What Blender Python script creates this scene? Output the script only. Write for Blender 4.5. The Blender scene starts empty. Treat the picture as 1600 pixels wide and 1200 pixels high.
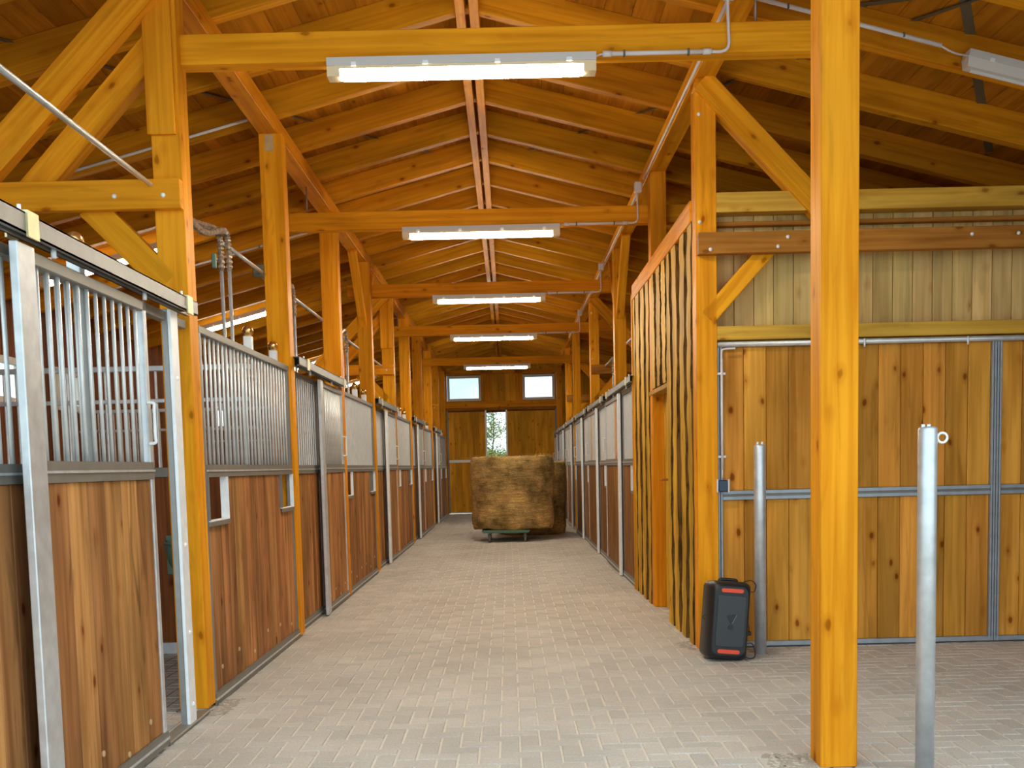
import bpy, bmesh, math, random
from mathutils import Vector, Matrix, Quaternion
random.seed(7)
C = bpy.context.scene.collection
S = bpy.context.scene
PI = math.pi

# ------------------------------------------------------------------ camera, world, exposure
cam_d = bpy.data.cameras.new('camera'); cam = bpy.data.objects.new('camera', cam_d); C.objects.link(cam)
yaw, pitch, roll = 0.00131, -0.080974, -0.023512
fwd = Vector((math.sin(yaw)*math.cos(pitch), math.cos(yaw)*math.cos(pitch), math.sin(pitch)))
r0 = Vector((math.cos(yaw), -math.sin(yaw), 0)); u0 = r0.cross(fwd)
rt = r0*math.cos(roll)+u0*math.sin(roll); up = -r0*math.sin(roll)+u0*math.cos(roll)
M = Matrix((rt, up, -fwd)).transposed().to_4x4(); M.translation = Vector((0, 0, 1.39))
cam.matrix_world = M
cam_d.sensor_width = 36; cam_d.lens = 36.0; cam_d.shift_y = 257.76/1600; cam_d.clip_end = 300
S.camera = cam
S.view_settings.view_transform = 'Standard'; S.view_settings.look = 'None'
S.view_settings.gamma = 1; S.view_settings.use_curve_mapping = False
S.view_settings.exposure = 0.58

W_ = bpy.data.worlds.new('sky'); S.world = W_; W_.use_nodes = True
nt = W_.node_tree; nt.nodes.clear()
tc = nt.nodes.new('ShaderNodeTexCoord'); mp = nt.nodes.new('ShaderNodeMapping'); mp.inputs['Scale'].default_value = (1, 1, 2.6)
nz = nt.nodes.new('ShaderNodeTexNoise'); nz.inputs['Scale'].default_value = 3.2; nz.inputs['Detail'].default_value = 5
cr = nt.nodes.new('ShaderNodeValToRGB')
cr.color_ramp.elements[0].position = .38; cr.color_ramp.elements[0].color = (.27, .54, .64, 1)
cr.color_ramp.elements[1].position = .62; cr.color_ramp.elements[1].color = (.90, .95, 1, 1)
bg = nt.nodes.new('ShaderNodeBackground'); bg.inputs['Strength'].default_value = 1.85
wo = nt.nodes.new('ShaderNodeOutputWorld')
nt.links.new(tc.outputs['Generated'], mp.inputs[0]); nt.links.new(mp.outputs[0], nz.inputs[0])
nt.links.new(nz.outputs[0], cr.inputs[0]); nt.links.new(cr.outputs[0], bg.inputs[0]); nt.links.new(bg.outputs[0], wo.inputs[0])
LAMP = 78.0

# ------------------------------------------------------------------ materials
def base_mat(name):
    m = bpy.data.materials.new(name); m.use_nodes = True
    n = m.node_tree.nodes; b = n['Principled BSDF']; return m, n, m.node_tree.links, b
def rnd(n, l):
    oi = n.new('ShaderNodeObjectInfo'); ge = n.new('ShaderNodeNewGeometry')
    a = n.new('ShaderNodeMath'); a.operation = 'ADD'; l.new(oi.outputs['Random'], a.inputs[0]); l.new(ge.outputs['Random Per Island'], a.inputs[1])
    f = n.new('ShaderNodeMath'); f.operation = 'FRACT'; l.new(a.outputs[0], f.inputs[0]); return f.outputs[0]
def ramp(n, l, src, stops):
    r = n.new('ShaderNodeValToRGB'); e = r.color_ramp.elements
    while len(e) < len(stops): e.new(.5)
    for k, (p, c) in enumerate(stops):
        e[k].position = p; e[k].color = (*c, 1) if len(c) == 3 else c
    l.new(src, r.inputs[0]); return r.outputs[0]
def mixc(n, l, mode, a, b, fac=1.0):
    m = n.new('ShaderNodeMix'); m.data_type = 'RGBA'; m.blend_type = mode
    if isinstance(fac, (int, float)): m.inputs[0].default_value = fac
    else: l.new(fac, m.inputs[0])
    for s, v in ((6, a), (7, b)):
        if hasattr(v, 'links'): l.new(v, m.inputs[s])
        else: m.inputs[s].default_value = (*v, 1)
    return m.outputs[2]
def wood(name, light, dark, axis, rough=.5, knot=.5, vary=(.8, 1.15), grain=1.0, knotcol=(.30, .16, .08), blotch=.35, tint=None, streak=.15):
    m, n, l, b = base_mat(name)
    tc = n.new('ShaderNodeTexCoord'); oi = rnd(n, l)
    off = n.new('ShaderNodeVectorMath'); off.operation = 'ADD'
    mu = n.new('ShaderNodeMath'); mu.operation = 'MULTIPLY'; mu.inputs[1].default_value = 43.7; l.new(oi, mu.inputs[0])
    l.new(tc.outputs['Object'], off.inputs[0]); l.new(mu.outputs[0], off.inputs[1])
    def mapped(along, across):
        mp = n.new('ShaderNodeMapping'); s = [across]*3; s[axis] = along
        mp.inputs['Scale'].default_value = s; l.new(off.outputs[0], mp.inputs[0]); return mp.outputs[0]
    n1 = n.new('ShaderNodeTexNoise'); n1.inputs['Scale'].default_value = 1; n1.inputs['Detail'].default_value = 4; n1.inputs['Distortion'].default_value = .6
    l.new(mapped(1.0, 26*grain), n1.inputs[0])
    g = ramp(n, l, n1.outputs[0], [(.3, dark), (.62, light)])
    n2 = n.new('ShaderNodeTexNoise'); n2.inputs['Scale'].default_value = 1; n2.inputs['Detail'].default_value = 2
    l.new(mapped(1.1, 5), n2.inputs[0])
    bl = ramp(n, l, n2.outputs[0], [(.3, (1-blotch*.8,)*3), (.7, (1.0+blotch*.25,)*3)])
    col = mixc(n, l, 'MULTIPLY', g, bl)
    v = n.new('ShaderNodeTexVoronoi'); v.inputs['Scale'].default_value = 1; v.inputs['Randomness'].default_value = 1
    l.new(mapped(3.6, 6.5), v.inputs[0])
    wv = n.new('ShaderNodeTexNoise'); wv.inputs['Scale'].default_value = 1; wv.inputs['Detail'].default_value = 3; l.new(mapped(9, 30), wv.inputs[0])
    ad = n.new('ShaderNodeMath'); ad.operation = 'MULTIPLY_ADD'; ad.inputs[1].default_value = .16; l.new(wv.outputs[0], ad.inputs[0]); l.new(v.outputs['Distance'], ad.inputs[2])
    k = ramp(n, l, ad.outputs[0], [(.135, knotcol), (.16, (.45, .31, .22)), (.19, (.82, .72, .64)), (.32, (1, 1, 1))])
    col = mixc(n, l, 'MULTIPLY', col, k, knot)
    n3 = n.new('ShaderNodeTexNoise'); n3.inputs['Scale'].default_value = 1; n3.inputs['Detail'].default_value = 3; n3.inputs['Distortion'].default_value = 1.2
    l.new(mapped(1.6, 12*grain), n3.inputs[0])
    st = ramp(n, l, n3.outputs[0], [(.28, (1-streak,)*3), (.42, (1, 1, 1))])
    col = mixc(n, l, 'MULTIPLY', col, st)
    vr = n.new('ShaderNodeMapRange'); vr.inputs[3].default_value = vary[0]; vr.inputs[4].default_value = vary[1]; l.new(oi, vr.inputs[0])
    hs = n.new('ShaderNodeHueSaturation'); l.new(vr.outputs[0], hs.inputs['Value']); l.new(col, hs.inputs['Color'])
    if tint:
        hr = n.new('ShaderNodeMapRange'); hr.inputs[3].default_value = .5-tint; hr.inputs[4].default_value = .5+tint
        m7 = n.new('ShaderNodeMath'); m7.operation = 'MULTIPLY'; m7.inputs[1].default_value = 7.31; l.new(oi, m7.inputs[0])
        fr = n.new('ShaderNodeMath'); fr.operation = 'FRACT'; l.new(m7.outputs[0], fr.inputs[0]); l.new(fr.outputs[0], hr.inputs[0])
        l.new(hr.outputs[0], hs.inputs['Hue'])
    l.new(hs.outputs[0], b.inputs['Base Color'])
    b.inputs['Roughness'].default_value = rough; b.inputs['Specular IOR Level'].default_value = .02
    bp = n.new('ShaderNodeBump'); bp.inputs['Strength'].default_value = .12; bp.inputs['Distance'].default_value = .004
    l.new(n1.outputs[0], bp.inputs['Height']); l.new(bp.outputs[0], b.inputs['Normal'])
    return m
def metal(name, col, metallic=.65, rough=.4, var=.12, scale=14, bump=0.0):
    m, n, l, b = base_mat(name)
    tc = n.new('ShaderNodeTexCoord'); nz = n.new('ShaderNodeTexNoise'); nz.inputs['Scale'].default_value = scale; nz.inputs['Detail'].default_value = 3
    l.new(tc.outputs['Object'], nz.inputs[0])
    c = ramp(n, l, nz.outputs[0], [(.3, [x*(1-var) for x in col]), (.7, [min(1, x*(1+var)) for x in col])])
    l.new(c, b.inputs['Base Color']); b.inputs['Metallic'].default_value = metallic
    r = n.new('ShaderNodeMapRange'); r.inputs[3].default_value = rough*.8; r.inputs[4].default_value = rough*1.25
    l.new(nz.outputs[0], r.inputs[0]); l.new(r.outputs[0], b.inputs['Roughness']); return m
def plain(name, col, rough=.5, metallic=0, emit=0):
    m, n, l, b = base_mat(name)
    b.inputs['Base Color'].default_value = (*col, 1); b.inputs['Roughness'].default_value = rough; b.inputs['Metallic'].default_value = metallic
    if emit:
        b.inputs['Emission Color'].default_value = (*col, 1); b.inputs['Emission Strength'].default_value = emit
    return m
TL, TD = (.88, .36, .018), (.69, .232, .008)
TIMBER = [wood('honey_timber_%s' % a, TL, TD, i, .42, .75, (.93, 1.1), tint=.004, blotch=.22) for i, a in enumerate('xyz')]
RAFT = wood('rafter_timber', (.68, .285, .013), (.52, .185, .007), 0, .45, .8, (.88, 1.1), tint=.005)
ROOFB = wood('roof_board', (.55, .215, .015), (.42, .145, .009), 1, .5, .6, (.85, 1.1))
PALE = [wood('pale_timber_%s' % a, (.74, .43, .07), (.60, .31, .04), i, .5, .7, (.9, 1.1)) for i, a in enumerate('xyz')]
BROWN = wood('brown_beam', (.46, .19, .035), (.33, .115, .02), 0, .5, .7)
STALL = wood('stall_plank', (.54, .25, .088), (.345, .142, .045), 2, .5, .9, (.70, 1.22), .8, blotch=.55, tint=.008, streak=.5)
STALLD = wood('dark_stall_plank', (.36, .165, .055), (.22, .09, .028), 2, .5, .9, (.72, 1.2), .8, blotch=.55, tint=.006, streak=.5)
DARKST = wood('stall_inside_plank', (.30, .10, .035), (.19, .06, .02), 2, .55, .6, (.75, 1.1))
BARN = wood('barn_door_plank', (.78, .345, .058), (.58, .23, .03), 2, .5, .9, (.74, 1.15), tint=.004, streak=.25)
RAW = wood('raw_plank', (.80, .55, .22), (.64, .40, .13), 2, .6, .85, (.85, 1.12), tint=.006)
END = wood('end_wall_plank', (.95, .47, .045), (.84, .36, .026), 2, .5, .8, (.75, 1.12))
LIVE = wood('live_edge_board', (.80, .47, .055), (.62, .30, .025), 2, .5, .7, (.85, 1.12), blotch=.5)
STUD = wood('stud_board', (.66, .38, .085), (.50, .26, .05), 2, .5, .6, (.8, 1.1))
BARK = wood('bark_edge', (.22, .11, .03), (.05, .025, .01), 2, .8, .3, (.8, 1.2), 1.6)
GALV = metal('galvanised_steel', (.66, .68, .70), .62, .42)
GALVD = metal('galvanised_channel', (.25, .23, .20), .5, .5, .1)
GALVM = metal('galvanised_track', (.30, .285, .27), .6, .45, .1)
BAR = metal('steel_bar', (.72, .72, .71), .4, .4, .06)
WHITEM = metal('white_steel', (.88, .90, .92), .12, .45, .06)
GALVB = metal('blue_grey_steel', (.36, .39, .43), .45, .45, .1)
ZINC = metal('yellow_zinc', (.72, .62, .36), .7, .4)
BRASS = metal('brass', (.80, .50, .18), .9, .22, .05)
STRAP = metal('strap_steel', (.16, .15, .11), .5, .55)
WRAP = metal('pipe_wrap', (.46, .37, .29), .6, .35, .45, 40)
PVC = plain('grey_plastic', (.72, .66, .66), .45)
LAMPW = plain('lamp_housing_grey', (.60, .58, .57), .45)
TUBE = plain('lamp_tube_glow', (1.0, .93, .74), .4, 0, LAMP)
TUBES = plain('side_lamp_tube_glow', (1.0, .93, .74), .4, 0, LAMP*.32)
DIFF = plain('lamp_cover', (.82, .66, .42), .25)
DIFFOFF = plain('lamp_cover_unlit', (.62, .57, .54), .3)
BLACK = plain('black_plastic', (.012, .012, .013), .42)
GRILLE = plain('dark_grille', (.035, .037, .042), .42)
RED = plain('orange_red_rubber', (.85, .075, .022), .45)
GREEN = plain('green_plastic', (.10, .19, .14), .5)
CART = metal('green_painted_steel', (.08, .16, .10), .1, .5, .15)
RUBBER = plain('wheel_rubber', (.16, .15, .13), .7)
WHEELG = plain('wheel_grey', (.42, .41, .38), .5)
SWITCH = plain('dark_blue_plastic', (.015, .04, .085), .4)
VINYL = plain('white_window_frame', (.80, .75, .68), .5)
HOLE_SHADE = plain('hollow_shade', (.02, .018, .016), .8)  # near black: shade inside hollows and holes put into the colour
BALLAST = plain('light_mortar', (.36, .31, .25), .9)

PLUG = plain('pale_wood_plug', (.62, .40, .20), .6)
def paver_mat():
    m, n, l, b = base_mat('concrete_paver'); r = rnd(n, l)
    c = ramp(n, l, r, [(0, (.50, .46, .41)), (.35, (.54, .50, .45)), (.7, (.565, .51, .455)), (1, (.60, .55, .49))])
    tc = n.new('ShaderNodeTexCoord'); ge = n.new('ShaderNodeNewGeometry')
    nz = n.new('ShaderNodeTexNoise'); nz.inputs['Scale'].default_value = 1.1; nz.inputs['Detail'].default_value = 6
    l.new(ge.outputs['Position'], nz.inputs[0])
    d = ramp(n, l, nz.outputs[0], [(.3, (.86, .84, .82)), (.7, (1.06, 1.06, 1.06))])
    n2 = n.new('ShaderNodeTexNoise'); n2.inputs['Scale'].default_value = 90; n2.inputs['Detail'].default_value = 2; l.new(ge.outputs['Position'], n2.inputs[0])
    d2 = ramp(n, l, n2.outputs[0], [(.3, (.86,)*3), (.7, (1.1,)*3)])
    c = mixc(n, l, 'MULTIPLY', mixc(n, l, 'MULTIPLY', c, d), d2)
    l.new(c, b.inputs['Base Color']); b.inputs['Roughness'].default_value = .75
    bp = n.new('ShaderNodeBump'); bp.inputs['Strength'].default_value = .2; bp.inputs['Distance'].default_value = .002
    l.new(n2.outputs[0], bp.inputs['Height']); l.new(bp.outputs[0], b.inputs['Normal']); return m
PAVER = paver_mat()
def noisy(name, stops, scale=4, rough=.9, stretch=(1, 1, 1), bump=.3):
    m, n, l, b = base_mat(name); tc = n.new('ShaderNodeTexCoord'); mp = n.new('ShaderNodeMapping'); mp.inputs['Scale'].default_value = stretch
    nz = n.new('ShaderNodeTexNoise'); nz.inputs['Scale'].default_value = scale; nz.inputs['Detail'].default_value = 6; nz.inputs['Roughness'].default_value = .65
    l.new(tc.outputs['Object'], mp.inputs[0]); l.new(mp.outputs[0], nz.inputs[0])
    l.new(ramp(n, l, nz.outputs[0], stops), b.inputs['Base Color']); b.inputs['Roughness'].default_value = rough
    bp = n.new('ShaderNodeBump'); bp.inputs['Strength'].default_value = bump; bp.inputs['Distance'].default_value = .01
    l.new(nz.outputs[0], bp.inputs['Height']); l.new(bp.outputs[0], b.inputs['Normal']); return m
MORTAR = noisy('sand_joint', [(.3, (.64, .58, .49)), (.7, (.74, .67, .57))], 20)
YARD = noisy('bounce_gravel', [(.3, (.36, .33, .28)), (.7, (.5, .46, .40))], 6)
GRASSG = noisy('meadow_ground', [(.3, (.10, .16, .03)), (.7, (.22, .27, .07))], 2)
ROOFD = plain('roof_deck', (.2, .12, .06), .8)
LEAF = noisy('tree_leaf', [(.35, (.12, .18, .03)), (.5, (.30, .34, .07)), (.65, (.55, .45, .10))], 3, .6)
TRUNK = noisy('tree_bark', [(.3, (.10, .075, .05)), (.7, (.2, .15, .1))], 12)
def bale_mat():
    m, n, l, b = base_mat('hay')
    tc = n.new('ShaderNodeTexCoord')
    def nn(scale, st, det=5):
        mp = n.new('ShaderNodeMapping'); mp.inputs['Scale'].default_value = st; l.new(tc.outputs['Object'], mp.inputs[0])
        z = n.new('ShaderNodeTexNoise'); z.inputs['Scale'].default_value = scale; z.inputs['Detail'].default_value = det; z.inputs['Roughness'].default_value = .65
        l.new(mp.outputs[0], z.inputs[0]); return z.outputs[0]
    a = nn(1, (6, 6, 60)); p = nn(2.2, (1, 1, 1.2), 4); f = nn(60, (1, 1, 1), 2)
    c = ramp(n, l, a, [(.3, (.26, .155, .045)), (.5, (.50, .33, .12)), (.72, (.70, .51, .22))])
    d = ramp(n, l, p, [(.36, (.42, .38, .26)), (.5, (.85, .80, .70)), (.64, (1.3, 1.14, .95))])
    g = ramp(n, l, f, [(.3, (.6,)*3), (.7, (1.25,)*3)])
    c = mixc(n, l, 'MULTIPLY', mixc(n, l, 'MULTIPLY', c, d), g)
    l.new(c, b.inputs['Base Color']); b.inputs['Roughness'].default_value = .95
    bp = n.new('ShaderNodeBump'); bp.inputs['Strength'].default_value = .5; bp.inputs['Distance'].default_value = .02
    l.new(a, bp.inputs['Height']); l.new(bp.outputs[0], b.inputs['Normal']); return m
HAY = bale_mat()
STRAW = noisy('loose_straw', [(.3, (.42, .24, .05)), (.7, (.62, .40, .13))], 8)
def glass_mat():
    m = bpy.data.materials.new('window_glass'); m.use_nodes = True; n = m.node_tree.nodes; l = m.node_tree.links; n.clear()
    o = n.new('ShaderNodeOutputMaterial'); mx = n.new('ShaderNodeMixShader'); t = n.new('ShaderNodeBsdfTransparent'); g = n.new('ShaderNodeBsdfGlossy')
    t.inputs[0].default_value = (.95, .98, .98, 1); g.inputs['Roughness'].default_value = .03; mx.inputs[0].default_value = .07
    l.new(t.outputs[0], mx.inputs[1]); l.new(g.outputs[0], mx.inputs[2]); l.new(mx.outputs[0], o.inputs[0]); return m
GLASS = glass_mat()

# ------------------------------------------------------------------ object helpers
WL = {}
def add(name, mesh, parent=None, loc=(0, 0, 0), rot=None, kind=None, label=None):
    o = bpy.data.objects.new(name, mesh); C.objects.link(o); loc = Vector(loc)
    if parent is not None:
        o.parent = parent; o.location = loc-WL[parent.name]
    else: o.location = loc
    if rot is not None:
        if isinstance(rot, Quaternion): o.rotation_mode = 'QUATERNION'; o.rotation_quaternion = rot
        else: o.rotation_euler = rot
    WL[o.name] = loc
    if kind: o['kind'] = kind
    if label: o['label'] = label
    return o
def tag(o, label, cat=None, group=None, kind=None):
    o['label'] = label
    if cat: o['category'] = cat
    if group: o['group'] = group
    if kind: o['kind'] = kind
    return o
def thing(name, label, cat, loc=(0, 0, 0), group=None, rot=None):
    return tag(add(name, None, None, loc, rot), label, cat, group)
def struct(name, mesh=None, loc=(0, 0, 0), label=None):
    o = add(name, mesh, None, loc); o['kind'] = 'structure'
    if label: o['label'] = label
    return o
_bc = {}
def box(mat, sx, sy, sz, ch=.004):
    key = (mat.name, round(sx, 4), round(sy, 4), round(sz, 4), ch)
    if key in _bc: return _bc[key]
    bm = bmesh.new(); bmesh.ops.create_cube(bm, size=1); bmesh.ops.scale(bm, vec=(sx, sy, sz), verts=bm.verts)
    if ch: bmesh.ops.bevel(bm, geom=list(bm.edges), offset=min(ch, sx*.3, sy*.3, sz*.3), segments=1, affect='EDGES')
    me = bpy.data.meshes.new('box'); bm.to_mesh(me); bm.free(); me.materials.append(mat); _bc[key] = me; return me
def B(name, mat, parent, x0, x1, y0, y1, z0, z1, ch=.004, label=None):
    return add(name, box(mat, x1-x0, y1-y0, z1-z0, ch), parent, ((x0+x1)/2, (y0+y1)/2, (z0+z1)/2), label=label)
def strut(name, mat, parent, p, q, w, d, ch=.004, ref=(0, 1, 0)):
    """timber between two points: w across, d along ref"""
    p, q = Vector(p), Vector(q); z = (q-p).normalized(); y = Vector(ref); y = (y-z*y.dot(z)).normalized(); x = y.cross(z)
    r = Matrix((x, y, z)).transposed().to_quaternion()
    return add(name, box(mat, w, d, (q-p).length, ch), parent, (p+q)/2, r)
class MB:
    def __init__(s): s.v = []; s.f = []; s.mi = []; s.sm = []; s.cur = 0
    def face(s, idx, smooth=False): s.f.append(idx); s.mi.append(s.cur); s.sm.append(smooth)
    def box(s, x0, x1, y0, y1, z0, z1):
        k = len(s.v); s.v += [(x, y, z) for z in (z0, z1) for y in (y0, y1) for x in (x0, x1)]
        for q in ((0, 2, 3, 1), (4, 5, 7, 6), (0, 1, 5, 4), (2, 6, 7, 3), (0, 4, 6, 2), (1, 3, 7, 5)): s.face([k+i for i in q])
        return s
    def tube(s, pts, r, n=8, cap=True, smooth=True):
        pts = [Vector(p) for p in pts]; k0 = len(s.v); rr = r if isinstance(r, (list, tuple)) else [r]*len(pts)
        prev = None
        for i, p in enumerate(pts):
            t = (pts[min(i+1, len(pts)-1)]-pts[max(i-1, 0)]).normalized()
            if prev is None: a = t.orthogonal().normalized()
            else: a = (prev-t*prev.dot(t)).normalized()
            prev = a; b = t.cross(a)
            for j in range(n):
                g = 2*PI*j/n; s.v.append(tuple(p+(a*math.cos(g)+b*math.sin(g))*rr[i]))
        for i in range(len(pts)-1):
            for j in range(n):
                A = k0+i*n+j; Bq = k0+i*n+(j+1) % n; s.face([A, Bq, Bq+n, A+n], smooth)
        if cap:
            s.face([k0+j for j in range(n)][::-1]); s.face([k0+(len(pts)-1)*n+j for j in range(n)])
        return s
    def lathe(s, prof, n=16, c=(0, 0, 0), smooth=True):
        k0 = len(s.v); c = Vector(c)
        for (r, z) in prof:
            for j in range(n):
                g = 2*PI*j/n; s.v.append((c.x+r*math.cos(g), c.y+r*math.sin(g), c.z+z))
        for i in range(len(prof)-1):
            for j in range(n):
                A = k0+i*n+j; Bq = k0+i*n+(j+1) % n; s.face([A, Bq, Bq+n, A+n], smooth)
        return s
    def prism(s, poly, y0, y1):
        """polygon in (x, z) extruded along y"""
        k = len(s.v); n = len(poly); s.v += [(x, y0, z) for x, z in poly]+[(x, y1, z) for x, z in poly]
        s.face(list(range(k, k+n))); s.face(list(range(k+n, k+2*n))[::-1])
        for i in range(n):
            j = (i+1) % n; s.face([k+i, k+n+i, k+n+j, k+j])
        return s
    def mesh(s, *mats):
        me = bpy.data.meshes.new('part'); me.from_pydata(s.v, [], s.f)
        for m in mats: me.materials.append(m)
        for i, p in enumerate(me.polygons): p.material_index = s.mi[i]; p.use_smooth = s.sm[i]
        bm = bmesh.new(); bm.from_mesh(me); bmesh.ops.recalc_face_normals(bm, faces=bm.faces); bm.to_mesh(me); bm.free()
        me.update(); return me
def bez(pts, n=8):
    """smooth path through points (Catmull-Rom)"""
    P = [Vector(p) for p in pts]; P = [P[0]*2-P[1]]+P+[P[-1]*2-P[-2]]; out = []
    for i in range(1, len(P)-2):
        for k in range(n):
            t = k/n; a, b, c, d = P[i-1:i+3]
            out.append(.5*((2*b)+(c-a)*t+(2*a-5*b+4*c-d)*t*t+(3*b-a-3*c+d)*t**3))
    out.append(P[-2]); return out
_cyl = {}
def cyl(mat, r, h, n=10):
    k = (mat.name, round(r, 4), round(h, 4), n)
    if k not in _cyl: _cyl[k] = MB().tube([(0, 0, -h/2), (0, 0, h/2)], r, n).mesh(mat)
    return _cyl[k]
ORD = ['first', 'second', 'third', 'fourth', 'fifth', 'sixth', 'seventh', 'eighth', 'ninth', 'tenth', 'eleventh', 'twelfth']

# ------------------------------------------------------------------ floor with herringbone pavers
fl = struct('floor', MB().box(-5.7, 6.3, -14, 30.9, -.12, -.006).mesh(MORTAR), label='grey concrete herringbone paving with pale sand joints')
def paver_shape(mb, cx, cy, sx, sy, z):
    g, c = .0042, .004; a, b = sx/2-g, sy/2-g
    k = len(mb.v)
    mb.v += [(cx-a, cy-b, z-.01), (cx+a, cy-b, z-.01), (cx+a, cy+b, z-.01), (cx-a, cy+b, z-.01), (cx-a+c, cy-b+c, z), (cx+a-c, cy-b+c, z), (cx+a-c, cy+b-c, z), (cx-a+c, cy+b-c, z)]
    mb.face([k+4, k+5, k+6, k+7])
    for i in range(4): j = (i+1) % 4; mb.face([k+i, k+j, k+4+j, k+4+i])
bricks = []
for i in range(-58, 62):
    for j in range(34, 305):
        k = (i-j) % 4
        if k == 0: cx, cy, h = .1*i+.1, .1*j+.05, 1
        elif k == 2: cx, cy, h = .1*i+.05, .1*j, 0
        else: continue
        cx += -.075
        aisle = -1.86 < cx < 1.5; right = cy < 7.62 and 1.3 < cx < 6.0; left = cy < 13 and -3.6 < cx <= -1.7
        if aisle or right or left: bricks.append((cx, cy, h))
def seen(cx, cy):
    d = cy; u = 795+1600*cx/d; v = 728+1600*1.39/d
    return -10 < u < 1610 and v < 1215 and not (cx < -1.78) 
near = sorted([b for b in bricks if seen(b[0], b[1])], key=lambda b: b[1])[:300]
ns = set(near); rest = MB()
for b in bricks:
    if b in ns: continue
    paver_shape(rest, b[0], b[1], .2 if b[2] else .1, .1 if b[2] else .2, random.uniform(-.0012, .0012))
o = add('paver_field', rest.mesh(PAVER), fl); o['kind'] = 'stuff'
mh, mv = MB(), MB(); paver_shape(mh, 0, 0, .2, .1, 0); paver_shape(mv, 0, 0, .1, .2, 0); mh, mv = mh.mesh(PAVER), mv.mesh(PAVER)
for b in near: add('paver', mh if b[2] else mv, fl, (b[0], b[1], random.uniform(-.0012, .0012)))
def rubble(x0, x1, y0, y1, n, mat):
    mb = MB()
    for _ in range(n):
        x, y, r = random.uniform(x0, x1), random.uniform(y0, y1), random.uniform(.008, .02)
        k = len(mb.v); mb.v += [(x+r*random.uniform(.7, 1.3)*math.cos(a), y+r*random.uniform(.7, 1.3)*math.sin(a), .0) for a in (0, 1.3, 2.5, 3.8, 5)]+[(x, y, r*.35)]
        for i in range(5): mb.face([k+i, k+(i+1) % 5, k+5])
    return mb.mesh(mat)
o = add('infill_gravel', rubble(-1.78, -1.66, 5.8, 6.2, 130, BALLAST), fl); o['kind'] = 'stuff'
o = add('infill_gravel', rubble(1.16, 1.37, 4.5, 4.75, 110, BALLAST), fl); o['kind'] = 'stuff'
o = add('infill_gravel', rubble(1.26, 1.37, 7.5, 7.85, 70, BALLAST), fl); o['kind'] = 'stuff'
struct('ground', MB().box(-60, 60, 31.0, 90, -.3, -.1).mesh(GRASSG), label='green meadow ground outside the far end')
struct('bounce_yard', MB().box(-40, 40, -40, 30, -.3, -.14).mesh(YARD), label='unseen pale gravel yard added outside the open front to bounce daylight')  # out of view; pale ground added to bounce daylight up to the ceiling

# ------------------------------------------------------------------ roof
RX, RZ, SL = -.22, 4.65, .26; TH = math.atan(SL); CT = math.cos(TH)
def zr(x): return RZ-SL*abs(x-RX)          # underside of rafters
EL, ER = -5.75, 6.25; YF, YB = 2.9, 31.0
up_ = .22/CT
deck = MB()
for xe in (EL, ER):
    k = len(deck.v); z0 = RZ+up_+.03; z1 = zr(xe)+up_+.03
    deck.v += [(RX, YF, z0), (xe, YF, z1), (xe, YB, z1), (RX, YB, z0), (RX, YF, z0+.08), (xe, YF, z1+.08), (xe, YB, z1+.08), (RX, YB, z0+.08)]
    for q in ((0, 1, 2, 3), (4, 5, 6, 7), (0, 1, 5, 4), (3, 2, 6, 7), (1, 2, 6, 5)): deck.face([k+i for i in q])
ceil = struct('ceiling', deck.mesh(ROOFD), label='open timber roof with rafters under honey coloured boards')
for sgn, xe in ((-1, EL), (1, ER)):
    L = abs(xe-RX)/CT; nb = int(L/.2)
    for i in range(nb):
        s = (i+.5)*L/nb; x = RX+sgn*s*CT; z = RZ+up_-s*math.sin(TH)+.0125
        add('roof_board', box(ROOFB, L/nb-.002, YB-YF, .024, .002), ceil, (x, (YF+YB)/2, z), (0, sgn*TH, 0))
    for k in range(-7, 24):
        y = 9.40+.9*k+.045; xm = (RX+sgn*.05+xe)/2
        add('rafter', box(RAFT, L, .09, .22, .004), ceil, (xm, y, zr(xm)+.11/CT), (0, sgn*TH, 0))
    add('ridge_board', box(TIMBER[1], .07, YB-YF, .2, .004), ceil, (RX+sgn*.05, (YF+YB)/2, RZ+.05))
    a = (-1.89, 9.02) if sgn < 0 else (1.42, 9.05); dx = (.5 if sgn < 0 else -.5)
    p0 = Vector((a[0]-dx*3, a[1]-3*.97, 0)); p1 = Vector((a[0]+dx*3.2, a[1]+3.2*.97, 0))
    for p in (p0, p1): p.z = zr(p.x)+up_-.006
    strut('brace_strap', STRAP, ceil, p0, p1, .004, .06, 0, ref=(1, -.4*sgn, 0))
strut('brace_strap', STRAP, ceil, (1.5, 7.4, zr(1.5)+up_-.006), (2.9, 6.1, zr(2.9)+up_-.006), .004, .06, 0, ref=(1, 1, 0))
strut('brace_strap', STRAP, ceil, (2.6, 6.0, zr(2.6)+up_-.006), (3.9, 8.4, zr(3.9)+up_-.006), .004, .06, 0, ref=(1, -1, 0))
PLX, PRX = (-1.95, -1.80), (1.38, 1.53)
B('purlin', TIMBER[1], ceil, PLX[0], PLX[1], YF, YB-.6, 4.1, 4.24)
B('purlin', TIMBER[1], ceil, PRX[0], PRX[1], YF, YB-.6, 4.1, 4.24)

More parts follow.
